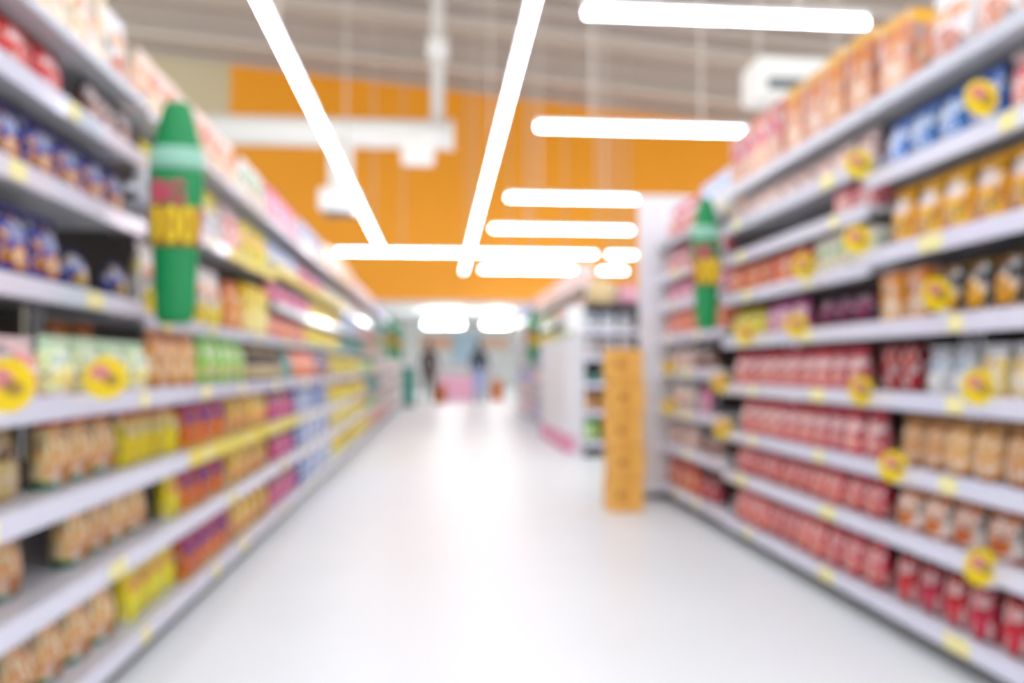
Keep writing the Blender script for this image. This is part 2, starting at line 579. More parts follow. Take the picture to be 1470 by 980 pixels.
def pouch_mesh(w, h, d):
    k = ('pouch', w, h, d)
    if k in MESH:
        return MESH[k]
    bm = bmesh.new()
    prof = [(0, .75), (.06, .95), (.3, 1.0), (.6, .86), (.8, .5), (.9, .16)]
    nu = 6
    rings = []
    for v, p in prof:
        ring = []
        pinch = 1 - .06 * math.sin(v * math.pi)
        for i in range(nu + 1):
            u = 2 * i / nu - 1
            ring.append(bm.verts.new((u * w / 2 * pinch, -d / 2 * p * (1 - abs(u) ** 3) - .004, v * h)))
        for i in range(nu - 1, 0, -1):
            u = 2 * i / nu - 1
            ring.append(bm.verts.new((u * w / 2 * pinch, d / 2 * p * (1 - abs(u) ** 3) + .004, v * h)))
        rings.append(ring)
    n = len(rings[0])
    for a, b in zip(rings, rings[1:]):
        for i in range(n):
            bm.faces.new((a[i], a[(i + 1) % n], b[(i + 1) % n], b[i]))
    bm.faces.new(list(reversed(rings[0])))
    bm.faces.new(rings[-1])
    MESH[k] = bm_mesh('pouch_shape', bm, True)
    return MESH[k]


def seal_mesh(w, h):
    """Crimped top seal of a pouch: a zigzag strip."""
    k = ('seal', w, h)
    if k in MESH:
        return MESH[k]
    bm = bmesh.new()
    cols = []
    n = 8
    for i in range(n + 1):
        x = (i / n - .5) * w * .99
        y = .004 if i % 2 else -.004
        cols.append([bm.verts.new((x, y + oy, z)) for oy, z in ((-.003, h * .895), (-.003, h), (.003, h), (.003, h * .895))])
    for a, b in zip(cols, cols[1:]):
        for j in range(4):
            bm.faces.new((a[j], a[(j + 1) % 4], b[(j + 1) % 4], b[j]))
    bm.faces.new(cols[0])
    bm.faces.new(list(reversed(cols[-1])))
    MESH[k] = bm_mesh('seal_shape', bm)
    return MESH[k]


def place_good(kind, dims, pal, loc, rz, label, group, detail=True):
    w, h, d = dims
    pm = print_mat(pal)
    plain = mat('plain_band_' + pal, PAL[pal][1], .4)
    if kind == 'pouch':
        o = obj('snack_pouch', pouch_mesh(w, h, d), pm, None, loc, rz)
        if detail:
            obj('top_seal', seal_mesh(w, h), plain, o)
        cat = 'pouch'
    elif kind == 'carton':
        o = obj('carton', box_mesh(w, d, h, .004), pm, None, loc, rz)
        if detail:
            obj('tuck_flap', box_mesh(w * .86, d * .8, .004), plain, o, (0, 0, h))
        cat = 'carton'
    elif kind == 'jar':
        r = w / 2
        prof = [(r * .9, 0), (r, .015), (r, h * .68), (r * .72, h * .8), (r * .72, h * .84)]
        o = obj('jar', lathe_mesh(prof, 16), pm, None, loc, rz)
        if detail:
            obj('lid', lathe_mesh([(r * .78, h * .83), (r * .8, h * .85), (r * .8, h * .98), (r * .74, h)], 16), plain, o)
        cat = 'jar'
    elif kind == 'cup':
        r = w / 2
        o = obj('cup', lathe_mesh([(r * .74, 0), (r * .76, .01), (r * .97, h * .93)], 18), pm, None, loc, rz)
        if detail:
            obj('lid', lathe_mesh([(r, h * .93), (r, h * .97), (r * .9, h)], 18), plain, o)
        cat = 'cup'
    elif kind == 'bottle':
        r = w / 2
        prof = [(r * .9, 0), (r, .012), (r, h * .55), (r * .85, h * .66), (r * .36, h * .8), (r * .36, h * .9)]
        o = obj('bottle', lathe_mesh(prof, 14), mat('dark_sauce', '2a1a14', .12), None, loc, rz)
        if detail:
            obj('label_band', lathe_mesh([(r * 1.02, h * .12), (r * 1.02, h * .5)], 14), pm, o)
            obj('cap', lathe_mesh([(r * .42, h * .89), (r * .42, h * .99), (r * .36, h)], 12), plain, o)
        cat = 'bottle'
    return tag(o, label, cat, group)


FAR = {-1: [], 1: []}
NAMED = {}


def run(side, zn, y0, y1, kind, dims, pal, look, gap=.012, setback=.03, skip=()):
    """A row of like goods on the shelf next to height zn, from y0 to y1 along the aisle."""
    w, h, d = dims
    yy = y0 + w / 2
    i = 0
    while yy + w / 2 <= y1 + .02:
        un = next((u for u in UNITS if u[0] == side and u[1] <= yy < u[2]), None)
        if un is not None and i not in skip:
            li = min(range(len(un[3])), key=lambda q: abs(un[3][q][0] - zn))
            z, fx = un[3][li]
            place = LEVEL_NAME(li, len(un[3]))
            x = fx + side * (setback + d / 2 + rnd.uniform(0, .015))
            rz = (math.pi / 2 if side < 0 else -math.pi / 2) + rnd.uniform(-.05, .05)
            loc = (x, yy, z - .007)
            if yy > (10.5 if side < 0 else 9.0):
                FAR[side].append((kind, dims, pal, loc, rz))
            else:
                grp = '%s row, %s of the %s' % (look, place, un[4])
                o = place_good(kind, dims, pal, loc, rz, look, grp, detail=yy < 9)
                NAMED.setdefault((look, place, un[4]), []).append(o)
        yy += w + gap
        i += 1


def name_rows():
    """Each pack is told from its row mates by counting from the far end of the row."""
    for (look, place, unit), os_ in NAMED.items():
        os_.sort(key=lambda o: -o.location.y)
        lk = look.replace(' with a ', ' with ')
        for i, o in enumerate(os_):
            pos = '' if len(os_) == 1 else '%s from far end, ' % ('first' if i == 0 else ORD[i])
            o['label'] = '%s, %s%s, %s' % (lk, pos, place, unit)


def far_goods(side, label):
    """The many small packs on the far shelves, too small to pick apart: one mesh."""
    verts, faces, mi, mats = [], [], [], []
    for kind, dims, pal, loc, rz in FAR[side]:
        w, h, d = dims
        me = box_mesh(w, d, h, .004) if kind == 'carton' else pouch_mesh(w, h, d)
        pl = PAL[pal]
        cs = [lin(pl[j]) for j in (0, 0, 0, 1, 2, 3, 3)]
        nm = 'far_pack_' + pal
        if nm not in MATS:
            m = mat(nm, pl[0], .4)
            m.node_tree.nodes['Principled BSDF'].inputs['Base Color'].default_value = tuple(sum(c[j] for c in cs) / len(cs) for j in range(3)) + (1,)
        if MATS[nm] not in mats:
            mats.append(MATS[nm])
        k = mats.index(MATS[nm])
        b0 = len(verts)
        c, sn = math.cos(rz), math.sin(rz)
        verts += [(loc[0] + c * v.co.x - sn * v.co.y, loc[1] + sn * v.co.x + c * v.co.y, loc[2] + v.co.z) for v in me.vertices]
        for p in me.polygons:
            faces.append([b0 + q for q in p.vertices])
            mi.append(k)
    me = bpy.data.meshes.new('packaged_goods')
    me.from_pydata(verts, [], faces)
    for m in mats:
        me.materials.append(m)
    me.polygons.foreach_set('material_index', mi)
    o = obj('packaged_goods', me, None)
    tag(o, label, 'groceries')
    o['kind'] = 'stuff'


# left, lower four shelves -------------------------------------------------
P = 'pouch'
run(-1, .12, 1.5, 2.2, 'carton', (.15, .2, .12), 'sky_blue', 'blue and white carton', setback=.06)
run(-1, .12, 2.24, 3.0, P, (.17, .225, .1), 'cream_red', 'orange pouch with a cream oval', setback=.06)
run(-1, .12, 3.0, 3.56, P, (.13, .215, .09), 'lemon', 'lemon yellow pouch', setback=.05)
run(-1, .12, 3.58, 4.36, P, (.15, .215, .09), 'purple', 'orange pouch with a purple oval')
run(-1, .12, 4.38, 5.42, P, (.17, .215, .09), 'golden', 'golden yellow bag')
run(-1, .12, 5.44, 6.38, P, (.17, .2, .09), 'magenta', 'magenta pouch')
run(-1, .40, 1.5, 2.4, P, (.17, .205, .1), 'cream_red', 'orange pouch with a cream oval', setback=.09)
run(-1, .40, 2.62, 3.3, P, (.155, .225, .1), 'cream_red', 'red pouch with a cream oval', setback=.075)
run(-1, .40, 3.4, 3.56, P, (.13, .205, .08), 'lemon', 'lemon pouch beside a dark gap')
run(-1, .40, 3.58, 4.34, P, (.15, .205, .09), 'purple', 'orange pouch with a purple oval')
run(-1, .40, 4.36, 5.42, P, (.17, .205, .09), 'golden', 'golden yellow bag')
run(-1, .40, 5.46, 6.3, P, (.17, .19, .09), 'magenta', 'magenta pouch')
run(-1, .65, 1.66, 2.39, P, (.17, .2, .1), 'dark_jar', 'beige pouch', setback=.1)
run(-1, .65, 2.46, 2.98, P, (.16, .23, .1), 'cream_red', 'red pouch with a cream oval', setback=.075)
run(-1, .65, 3.0, 3.6, P, (.135, .215, .09), 'lemon_red', 'yellow pouch with a red top', setback=.06)
run(-1, .65, 3.6, 4.34, P, (.15, .225, .09), 'purple', 'orange pouch with a purple oval')
run(-1, .65, 4.36, 5.26, P, (.17, .225, .09), 'golden', 'golden yellow bag')
run(-1, .65, 5.4, 6.2, P, (.18, .2, .09), 'magenta', 'magenta pouch')
run(-1, .94, 2.9, 3.3, P, (.16, .24, .09), 'brown_bag', 'dim brown bag standing behind', setback=.24)
run(-1, .94, 1.5, 2.34, P, (.2, .16, .11), 'white_red', 'white and red pouch')
run(-1, .94, 2.36, 3.2, P, (.19, .17, .1), 'pale_green', 'pale green pouch')
run(-1, .94, 3.2, 3.8, P, (.17, .225, .09), 'brown_bag', 'light brown bag')
run(-1, .94, 3.82, 4.72, P, (.16, .225, .09), 'green', 'leaf green bag')
run(-1, .94, 4.78, 5.78, 'bottle', (.075, .19, .075), 'dark_jar', 'dark bottle with a beige label', gap=.02)
run(-1, .94, 5.8, 6.14, P, (.15, .2, .09), 'teal', 'teal pouch')
run(-1, .94, 6.16, 7.2, P, (.2, .2, .09), 'coral', 'coral red pouch')
# left, upper shelves of the nearest unit
run(-1, 1.26, 1.6, 2.86, P, (.2, .225, .1), 'blue', 'bright blue pouch')
run(-1, 1.26, 2.92, 3.44, P, (.16, .15, .09), 'navy', 'small dark blue pouch', skip=(1,))
run(-1, 1.58, 1.6, 3.46, P, (.19, .2, .1), 'blue', 'bright blue pouch')
run(-1, 1.855, 1.6, 2.98, P, (.2, .18, .1), 'red', 'red and white pouch')
run(-1, 1.855, 3.0, 3.46, P, (.14, .17, .08), 'choco', 'dark brown and white pouch')
run(-1, 2.075, 1.6, 3.2, 'carton', (.3, .44, .2), 'cream_box', 'large cream carton')
run(-1, 2.075, 3.22, 3.46, P, (.2, .3, .1), 'white_mix', 'white pouch with orange print')
# left, upper shelves further on
run(-1, 1.22, 3.62, 4.98, P, (.24, .32, .11), 'white_orange', 'white pouch with a yellow foot')
run(-1, 1.22, 5.0, 5.36, P, (.17, .3, .1), 'orange_bag', 'orange brown bag')
run(-1, 1.22, 5.4, 6.14, 'carton', (.22, .32, .1), 'yellow_box', 'yellow carton')
run(-1, 1.68, 3.6, 4.9, P, (.24, .29, .1), 'yellow_blue', 'white pouch with a yellow top')
run(-1, 1.68, 4.9, 5.4, P, (.22, .28, .1), 'white_red', 'white and red pouch')
run(-1, 1.68, 5.42, 6.14, P, (.22, .27, .1), 'lemon', 'lemon yellow pouch')
run(-1, 2.05, 3.6, 5.3, P, (.26, .31, .12), 'peach', 'peach coloured pouch')
run(-1, 2.05, 5.4, 6.14, P, (.22, .3, .1), 'white_green', 'white pouch with green print')
# left, the units further down the aisle: colour zones as they show from the aisle
ZONES = {
    .12: [(6.4, 8.2, 'sky_blue'), (8.2, 13, 'lemon'), (13, 17, 'coral'), (17, 23, 'pale_pink')],
    .40: [(6.3, 8.2, 'sky_blue'), (8.2, 12, 'yellow_box'), (12, 15, 'green'), (15, 23, 'white_mix')],
    .65: [(6.2, 8.2, 'sky_blue'), (8.2, 12, 'lemon'), (12, 15, 'teal'), (15, 23, 'pale_pink')],
    .94: [(7.2, 8.2, 'blue'), (8.2, 11, 'yellow_box'), (11, 14, 'green'), (14, 23, 'white_mix')],
    1.22: [(6.14, 7.9, 'coral'), (7.9, 10.5, 'lemon'), (10.5, 14, 'teal'), (14, 17, 'peach'), (17, 23, 'white_green')],
    1.48: [(6.14, 8.2, 'magenta'), (8.2, 10.5, 'lemon'), (10.5, 13, 'sky_blue'), (13, 17, 'orange_pink'), (17, 23, 'green')],
    1.74: [(6.14, 7.4, 'white_blue'), (7.4, 9, 'magenta'), (9, 12, 'cream_yellow'), (12, 16, 'pale_pink'), (16, 23, 'teal')],
    2.05: [(6.14, 7.6, 'pink_soft'), (7.6, 9.2, 'white_blue'), (9.2, 12, 'cream_box'), (12, 16, 'pale_pink'), (16, 23, 'lavender')],
}
LOOK = {'sky_blue': 'sky blue', 'lemon': 'lemon yellow', 'coral': 'coral red', 'pale_pink': 'pale pink', 'yellow_box': 'strong yellow', 'green': 'leaf green',
        'white_mix': 'off white', 'teal': 'teal green', 'blue': 'bright blue', 'peach': 'peach', 'white_green': 'white and green', 'magenta': 'magenta',
        'orange_pink': 'salmon', 'white_blue': 'white and blue', 'cream_yellow': 'cream yellow', 'pink_soft': 'soft pink', 'cream_box': 'cream', 'lavender': 'lavender',
        'grey_mix': 'grey', 'red_orange': 'red orange', 'purple': 'purple and orange', 'silver': 'silver', 'white_red': 'white and red', 'golden': 'golden', 'rose': 'rose red'}
for z, zs in ZONES.items():
    for y0, y1, pal in zs:
        hh = .3 if z == 2.05 else .195
        kd = 'carton' if pal in ('yellow_box', 'cream_box', 'sky_blue') else P
        w = .24 if y0 < 12 else .3
        run(-1, z, y0 + .02, min(y1, LEFT_END), kd, (w, hh, .1), pal, '%s %s' % (LOOK[pal], 'carton' if kd == 'carton' else 'pouch'))

# right, nearest unit -----------------------------------------------------
run(1, .125, 1.6, 3.08, P, (.135, .21, .09), 'dark_red', 'dark red pouch')
run(1, .41, 1.6, 2.36, P, (.15, .165, .09), 'white_green', 'white pouch with green print')
run(1, .41, 2.38, 3.1, P, (.155, .165, .09), 'white_brown', 'white pouch with brown print')
run(1, .645, 1.6, 3.08, P, (.13, .19, .09), 'tan', 'tan coloured pouch')
run(1, .91, 1.6, 2.58, P, (.125, .17, .09), 'cream_yellow', 'cream pouch with yellow print')
run(1, .91, 2.58, 2.84, P, (.12, .17, .09), 'silver', 'silver white pouch')
run(1, .91, 2.86, 3.1, 'carton', (.11, .18, .09), 'maroon', 'brownish red carton')
run(1, 1.175, 1.6, 2.77, P, (.135, .2, .09), 'black', 'black pouch with a tan picture')
run(1, 1.175, 2.79, 3.12, 'carton', (.15, .19, .09), 'orange_box', 'orange and beige carton')
run(1, 1.455, 1.6, 3.12, P, (.15, .225, .1), 'amber', 'amber pouch with a white oval')
run(1, 1.755, 1.6, 2.4, P, (.19, .21, .1), 'white_red', 'white and red pouch')
run(1, 1.755, 2.42, 3.12, P, (.16, .2, .1), 'azure', 'azure pouch with white ovals')
run(1, 2.03, 1.6, 2.88, P, (.23, .29, .12), 'white_mix', 'white pouch with orange print')
run(1, 2.03, 2.9, 3.12, 'carton', (.2, .3, .14), 'orange_top', 'orange carton')
# right, middle unit
run(1, .125, 3.14, 4.78, P, (.15, .2, .09), 'red_pink', 'red pouch with a pink oval')
run(1, .41, 3.14, 4.78, P, (.15, .165, .09), 'red_pink', 'red pouch with a pink oval')
run(1, .645, 3.14, 4.78, P, (.14, .19, .09), 'rose', 'rose pouch with a white oval')
run(1, .91, 3.28, 4.78, P, (.135, .185, .09), 'rose', 'rose pouch with a white oval')
run(1, 1.175, 3.2, 3.8, P, (.15, .15, .09), 'deep_plum', 'deep plum pouch')
run(1, 1.175, 3.82, 4.34, P, (.15, .165, .09), 'pink_top', 'pale pouch with a pink top')
run(1, 1.175, 4.36, 4.8, P, (.14, .16, .09), 'lime_yellow', 'pale lemon pouch')
run(1, 1.42, 3.16, 3.7, 'carton', (.16, .15, .08), 'white_green', 'white carton with green print')
run(1, 1.42, 3.72, 4.8, 'carton', (.2, .15, .08), 'red_orange', 'red orange carton')
run(1, 1.645, 3.14, 3.5, 'carton', (.16, .11, .08), 'rose', 'rose red carton')
run(1, 1.83, 3.16, 4.8, P, (.17, .14, .09), 'pale_pink', 'pale pink pouch')
run(1, 2.03, 3.14, 4.0, 'carton', (.2, .33, .14), 'orange_top', 'orange carton')
run(1, 2.03, 4.02, 4.8, 'carton', (.18, .32, .14), 'orange_pink', 'salmon pink carton')
# right, end unit
run(1, .135, 5.5, 6.22, P, (.17, .2, .09), 'red_orange', 'red orange pouch')
run(1, .135, 5.1, 5.46, P, (.16, .17, .09), 'dark_red', 'dark red pouch')
run(1, .45, 5.5, 6.2, P, (.16, .16, .09), 'pale_pink', 'pale pink pouch')
run(1, .45, 5.0, 5.46, 'jar', (.1, .15, .1), 'choco', 'dark brown jar')
run(1, .71, 5.26, 5.46, P, (.16, .16, .09), 'pink_soft', 'soft pink pouch')
run(1, .71, 5.6, 6.2, P, (.15, .18, .09), 'white_mix', 'white pouch with orange print')
run(1, .99, 5.2, 5.5, 'jar', (.12, .17, .12), 'choco', 'dark brown jar')
run(1, .99, 5.6, 6.2, P, (.16, .15, .09), 'pale_pink', 'pale pink pouch')
run(1, 1.24, 4.85, 6.22, 'carton', (.18, .165, .09), 'coral', 'coral red carton')
run(1, 1.47, 4.85, 6.22, P, (.18, .16, .09), 'pink_soft', 'soft pink pouch')
run(1, 1.69, 4.85, 6.22, P, (.18, .18, .09), 'rose', 'rose red pouch')
run(1, 1.94, 4.85, 5.5, P, (.2, .28, .1), 'white_blue', 'white and blue pouch')
run(1, 1.94, 5.52, 6.22, P, (.2, .25, .1), 'rose', 'rose red pouch')
# right, past the cross aisle
FAR_R = {.13: ['grey_mix', 'lavender', 'pale_pink'], .45: ['lavender', 'grey_mix', 'white_mix'], .75: ['grey_mix', 'pale_pink', 'lavender'],
         1.05: ['white_mix', 'lavender', 'grey_mix'], 1.35: ['pale_green', 'lemon', 'grey_mix'], 1.65: ['peach', 'pale_green', 'white_mix'], 1.95: ['pale_pink', 'peach', 'lavender']}
LOOK['pale_green'] = 'pale green'
for z, ps in FAR_R.items():
    for i, pal in enumerate(ps):
        y0 = 9.8 + i * 2.9
        run(1, z, y0, y0 + 2.88, P, (.28, .24 if z < 1.9 else .36, .12), pal, LOOK[pal] + ' pouch')

name_rows()
far_goods(-1, 'small bright packs filling the far shelves down the left side')
far_goods(1, 'small pale packs filling the shelves past the cross aisle')

# ---------------------------------------------------------------- round yellow shelf talkers
bm = bmesh.new()
pts = []
for i in range(32):
    a = 2 * math.pi * i / 32
    r = .058 if i % 2 == 0 else .053
    pts.append((r * math.cos(a), r * math.sin(a)))
bm.free()
WOB = prism_mesh(pts, .004, 'scalloped_disc')
WRED = prism_mesh([(.026 * math.cos(a) - .012, .02 * math.sin(a) + .014) for a in [2 * math.pi * i / 14 for i in range(14)]], .003, 'red_mark')
WDRK = prism_mesh([(.02 * math.cos(a) + .016, .016 * math.sin(a) - .006) for a in [2 * math.pi * i / 14 for i in range(14)]], .003, 'dark_mark')


def wobbler(side, y, z, front, label, big=1.0):
    t = thing('price_wobbler', label, 'price sign', (side * front - side * .045, y, z - .06 * big), rnd.uniform(-.15, .15))
    t.scale = (big, big, big)
    obj('disc', WOB, M_YEL, t, (0, 0, .06))
    obj('red_mark', WRED, mat('mark_red', 'd98a86', .5), t, (0, -.0032, .06))
    obj('dark_mark', WDRK, mat('mark_brown', 'a98a3c', .5), t, (0, -.0032, .06))
    obj('strip', box_mesh(.05, .002, .012), M_CLEAR, t, (side * .03, .004, -.004))
    return t


for y, z, lab in [
        (2.36, 1.81, 'in front of the azure pouches, highest on the right'),
        (3.1, 1.79, 'beside the azure pouches at the unit joint'),
        (3.12, 1.5, 'beside the last amber pouch'),
        (2.6, 1.24, 'between the black pouches and the orange cartons'),
        (3.6, 1.45, 'under the rose red cartons'),
        (3.68, 1.19, 'in front of the deep plum pouches'),
        (3.1, .91, 'between the rose red and the brownish red packs'),
        (2.4, .94, 'in front of the cream pouches on the right'),
        (2.88, .645, 'at the first of the tan pouches'),
        (2.4, .4, 'low down by the white and brown pouches'),
        (4.72, .91, 'at the far end of the rose red pouches, upper one'),
        (4.68, .65, 'at the far end of the rose red pouches, lower one'),
        (5.8, 1.0, 'upper one on the shelves beside the white end board'),
        (5.82, .72, 'lower one on the shelves beside the white end board'),
        (4.3, 1.18, 'below the red orange cartons by the green sign')]:
    wobbler(1, y, z, RF, 'round yellow price sign ' + lab)
wobbler(-1, 2.5, .97, 1.0, 'round yellow price sign in front of the pale green pouches', 1.1)
wobbler(-1, 1.95, .96, 1.0, 'round yellow price sign in front of the white and red pouches', 1.1)


# ---------------------------------------------------------------- green bottle shaped signs
def text_mesh(s, size, depth, name, fit):
    cu = bpy.data.curves.new(name, 'FONT')
    cu.body = s
    cu.size = size
    cu.extrude = depth
    cu.offset = size * .025
    cu.align_x = 'CENTER'
    o = bpy.data.objects.new(name, cu)
    COL.objects.link(o)
    bpy.context.view_layer.update()
    me = bpy.data.meshes.new_from_object(o.evaluated_get(bpy.context.evaluated_depsgraph_get()))
    bpy.data.objects.remove(o)
    w = max(v.co.x for v in me.vertices) - min(v.co.x for v in me.vertices)
    h = max(v.co.y for v in me.vertices)
    for v in me.vertices:
        v.co.x *= fit[0] / w
        v.co.y *= fit[1] / h
    for v in me.vertices:                       # stand the lettering up, facing -y
        v.co = Vector((v.co.x, -v.co.z, v.co.y))
    return me


BOT = [(0, .045), (.015, .066), (.06, .074), (.2, .08), (.34, .084), (.47, .096), (.6, .1), (.72, .098), (.82, .084), (.9, .068), (.96, .054), (.99, .046), (1.0, .03)]
T_UP = text_mesh('BIG', .1, .004, 'lettering_pink', (.115, .085))
T_LO = text_mesh('100', .1, .004, 'lettering_yellow', (.15, .135))


def bottle_sign(x, y, z0, height, rz, arm, label, wide=1.0):
    t = thing('bottle_sign', label, 'sign', (x, y, z0), rz)
    k = height
    t.scale = (wide, wide, 1)
    obj('body', lathe_mesh([(r, v * k) for v, r in BOT], 28, 1.0, .42), M_GREEN, t)
    obj('neck_band', lathe_mesh([(.0985, .69 * k), (.0965, .72 * k), (.0905, .765 * k), (.0855, .79 * k)], 28, 1.04, .46), M_PALEG, t)
    obj('label_patch', lathe_mesh([(.084, .345 * k), (.092, .42 * k), (.098, .48 * k), (.1, .52 * k)], 28, 1.03, .46), M_BROWN, t)
    obj('lettering', T_LO, M_YEL, t, (-.005, -.047, .362 * k))
    obj('lettering', T_UP, M_PINK, t, (-.018, -.0445, .535 * k))
    obj('bracket', box_mesh(abs(arm), .012, .03), M_CLEAR, t, (arm / 2, .04, .6 * k))
    return t


bottle_sign(-1.0, 3.27, 1.165, .85, .1, -.19, 'large green bottle shaped sign with pink and yellow lettering, on the left')
bottle_sign(1.56, 4.77, 1.22, .77, -.1, .14, 'green bottle shaped sign among the pink packs on the right', .84)
bottle_sign(1.5, 13.3, 1.05, .88, 0, .165, 'small far green bottle sign past the cross aisle')
bottle_sign(-.99, 17.3, 1.17, .88, 0, -.165, 'far green bottle sign down the left shelves, first of two')
bottle_sign(-.96, 20.5, 1.17, .88, 0, -.2, 'far green bottle sign down the left shelves, second of two')

# ---------------------------------------------------------------- orange carton column by the end panel
M_OCART = mat('orange_cardboard', 'f4b858', .6, noise=.05, scale=6)
M_OCART2 = mat('orange_tape', 'eaa544', .5)
for i in range(5):
    c = thing('orange_carton', 'orange cardboard carton, %s of the column of five before the white end board' % ('lowest', 'second lowest', 'middle one', 'second highest', 'topmost')[i], 'carton',
              (1.30 + (.006 if i % 2 else -.004), 5.83, i * .226), rnd.uniform(-.03, .03), 'column of orange cartons')
    obj('box', box_mesh(.245, .22, .223, .006), M_OCART, c)
    obj('tape', box_mesh(.05, .222, .224), M_OCART2, c)
    obj('printed_mark', box_mesh(.05, .004, .05), mat('mark_dark_orange', 'b87830', .6), c, (-.04, -.111, .09))

# ---------------------------------------------------------------- end display past the cross aisle
t = thing('end_display', 'end shelf display facing the cross aisle with a black foot', 'shelf', (2.12, 9.5, 0))
obj('foot', box_mesh(1.0, .4, .14), mat('black_foot', '1c1c1e', .5), t, (0, 0, 0))
obj('back_panel', box_mesh(1.0, .02, 1.7), M_BACK, t, (0, .22, 0))
for s in (-.5, .5):
    obj('side_panel', box_mesh(.02, .42, 1.66), M_WHITE, t, (s, .02, 0))
EC = [.16, .5, .82, 1.12, 1.42]
for z in EC:
    sh = obj('shelf', box_mesh(.98, .38, .02), M_SHELF, t, (0, 0, z - .02))
    obj('price_rail', box_mesh(.98, .012, .06), M_RAIL, sh, (0, -.196, -.03))
obj('header', box_mesh(1.0, .42, .05), mat('dark_header', '3a3c44', .5), t, (0, .02, 1.66))
EG = [('jar', (.16, .26, .16), 'green', 'green lidded jar'), ('jar', (.14, .24, .14), 'brown_bag', 'light brown jar'), ('bottle', (.1, .24, .1), 'teal', 'dark bottle with a teal label'),
      ('carton', (.16, .22, .1), 'grey_mix', 'grey carton'), ('carton', (.16, .19, .1), 'silver', 'silver carton')]
for z, (kd, dm, pal, look), nm in zip(EC, EG, ('lowest', 'second', 'third', 'fourth', 'highest')):
    x = 1.64 + dm[0] / 2
    q = 0
    while x + dm[0] / 2 < 2.4:
        place_good(kd, dm, pal, (x, 9.44, z + .002), 0, '%s, %s from the aisle, %s shelf of the end display' % (look, 'first' if q == 0 else ORD[q], nm), look + 's on the end display')
        x += dm[0] + .04
        q += 1
M_STRAW = mat('straw', 'd8c090', .8, noise=.15, scale=30)
for x, r, lab, m in ((1.86, .17, 'beige bulging sack on top of the end display, beside the signs', M_STRAW), (2.18, .13, 'pink and white bundle on top of the end display', mat('pink_bundle', 'e0a8b8', .7))):
    o = thing('sack', lab, 'sack', (x, 9.48, 1.713))
    obj('body', lathe_mesh([(r * .8, 0), (r, r * .3), (r * 1.02, r * .8), (r * .8, r * 1.4), (r * .3, r * 1.7)], 18), m, o)
    obj('tied_neck', lathe_mesh([(r * .3, r * 1.68), (r * .22, r * 1.8), (r * .45, r * 2.1)], 14), m, o)
o = thing('hanging_card', 'bright white card sign at the corner of the end display', 'sign', (1.5, 9.14, 0))
obj('card', box_mesh(.2, .02, .28, .003), M_HOUSE, o, (0, 0, 1.4))
obj('post', box_mesh(.02, .02, 1.4), M_WHITE, o)
obj('foot', box_mesh(.2, .2, .015), M_WHITE, o)
o = thing('upright_banner', 'tall narrow orange banner behind the white end board', 'banner', (2.27, 8.9, 0))
obj('banner', box_mesh(.2, .02, .95), M_OCART, o, (0, 0, 1.2))
obj('post', box_mesh(.03, .03, 2.1), M_WHITE, o, (0, .025, 0))
obj('foot', box_mesh(.3, .3, .02), M_WHITE, o, (0, .02, 0))

t = thing('floor_display', 'white cardboard floor display with a pink foot, past the cross aisle', 'display', (1.575, 11.0, 0))
obj('foot', box_mesh(.17, 2.5, .2, .006), mat('pink_foot', 'ee9cbc', .5), t)
obj('panel', box_mesh(.15, 2.48, 1.1, .006), M_HOUSE, t, (0, 0, .2))
obj('top_tray', box_mesh(.165, 2.5, .06, .006), M_WHITE, t, (0, 0, 1.3))
for q in range(4):
    obj('pale_stripe', box_mesh(.004, .08, .9), mat('pale_pink_print', 'f0d4dc', .5), t, (-.076, -1.0 + q * .66, .3))

# ---------------------------------------------------------------- far end: counters, baskets, hanging lamps, signs
M_FLAMP = mat('lit_panel', 'ffffff', .4, emit='f4fbff', power=10.0)
for x, lab in ((-.2, 'bright hanging lamp under the orange wall, left one of three'), (.55, 'bright hanging lamp under the orange wall, middle one of three'), (2.2, 'bright hanging lamp under the orange wall, right one of three')):
    t = thing('hanging_lamp', lab, 'lamp', (x, 32, 2.56))
    obj('shade', lathe_mesh([(.36, 0), (.36, .16), (.2, .3)], 20, 1 if x < 1.5 else 1.4, 1), M_FLAMP, t)
    obj('cord', box_mesh(.03, .03, .29), M_BEAM, t, (0, 0, .29))
t = thing('checkout_counter', 'pink checkout counter at the far end of the aisle', 'counter', (.6, 26, 0))
obj('body', box_mesh(1.1, .7, .72, .02), mat('pink_counter', 'f0b4cc', .45), t)
obj('top', box_mesh(1.16, .76, .04, .01), mat('pale_counter_top', 'f4e4ec', .4), t, (0, 0, .72))
t = thing('checkout_counter', 'grey checkout counter behind the pink one', 'counter', (.9, 29, 0))
obj('body', box_mesh(2.2, .8, 1.0, .02), mat('grey_counter', 'c8c6c4', .5), t)
obj('top', box_mesh(2.26, .86, .05, .01), M_WHITE, t, (0, 0, 1.0))
M_BASK = mat('orange_basket', 'ee8a30', .45)
for sx, sy, n, lab in ((1.78, 25.6, 7, 'stack right of the dark dressed walker'), (.02, 23.9, 6, 'stack beside the brown dressed shopper')):
    for i in range(n):
        c = thing('shopping_basket', 'orange shopping basket, %s from the floor, %s' % ('first' if i == 0 else ORD[i], lab), 'basket', (sx, sy, i * .085), rnd.uniform(-.05, .05), 'orange baskets, ' + lab)
        obj('tub', box_mesh(.36, .28, .07, .02), M_BASK, c)
        obj('rim', box_mesh(.4, .32, .012, .004), mat('basket_rim', 'b86420', .5), c, (0, 0, .07))
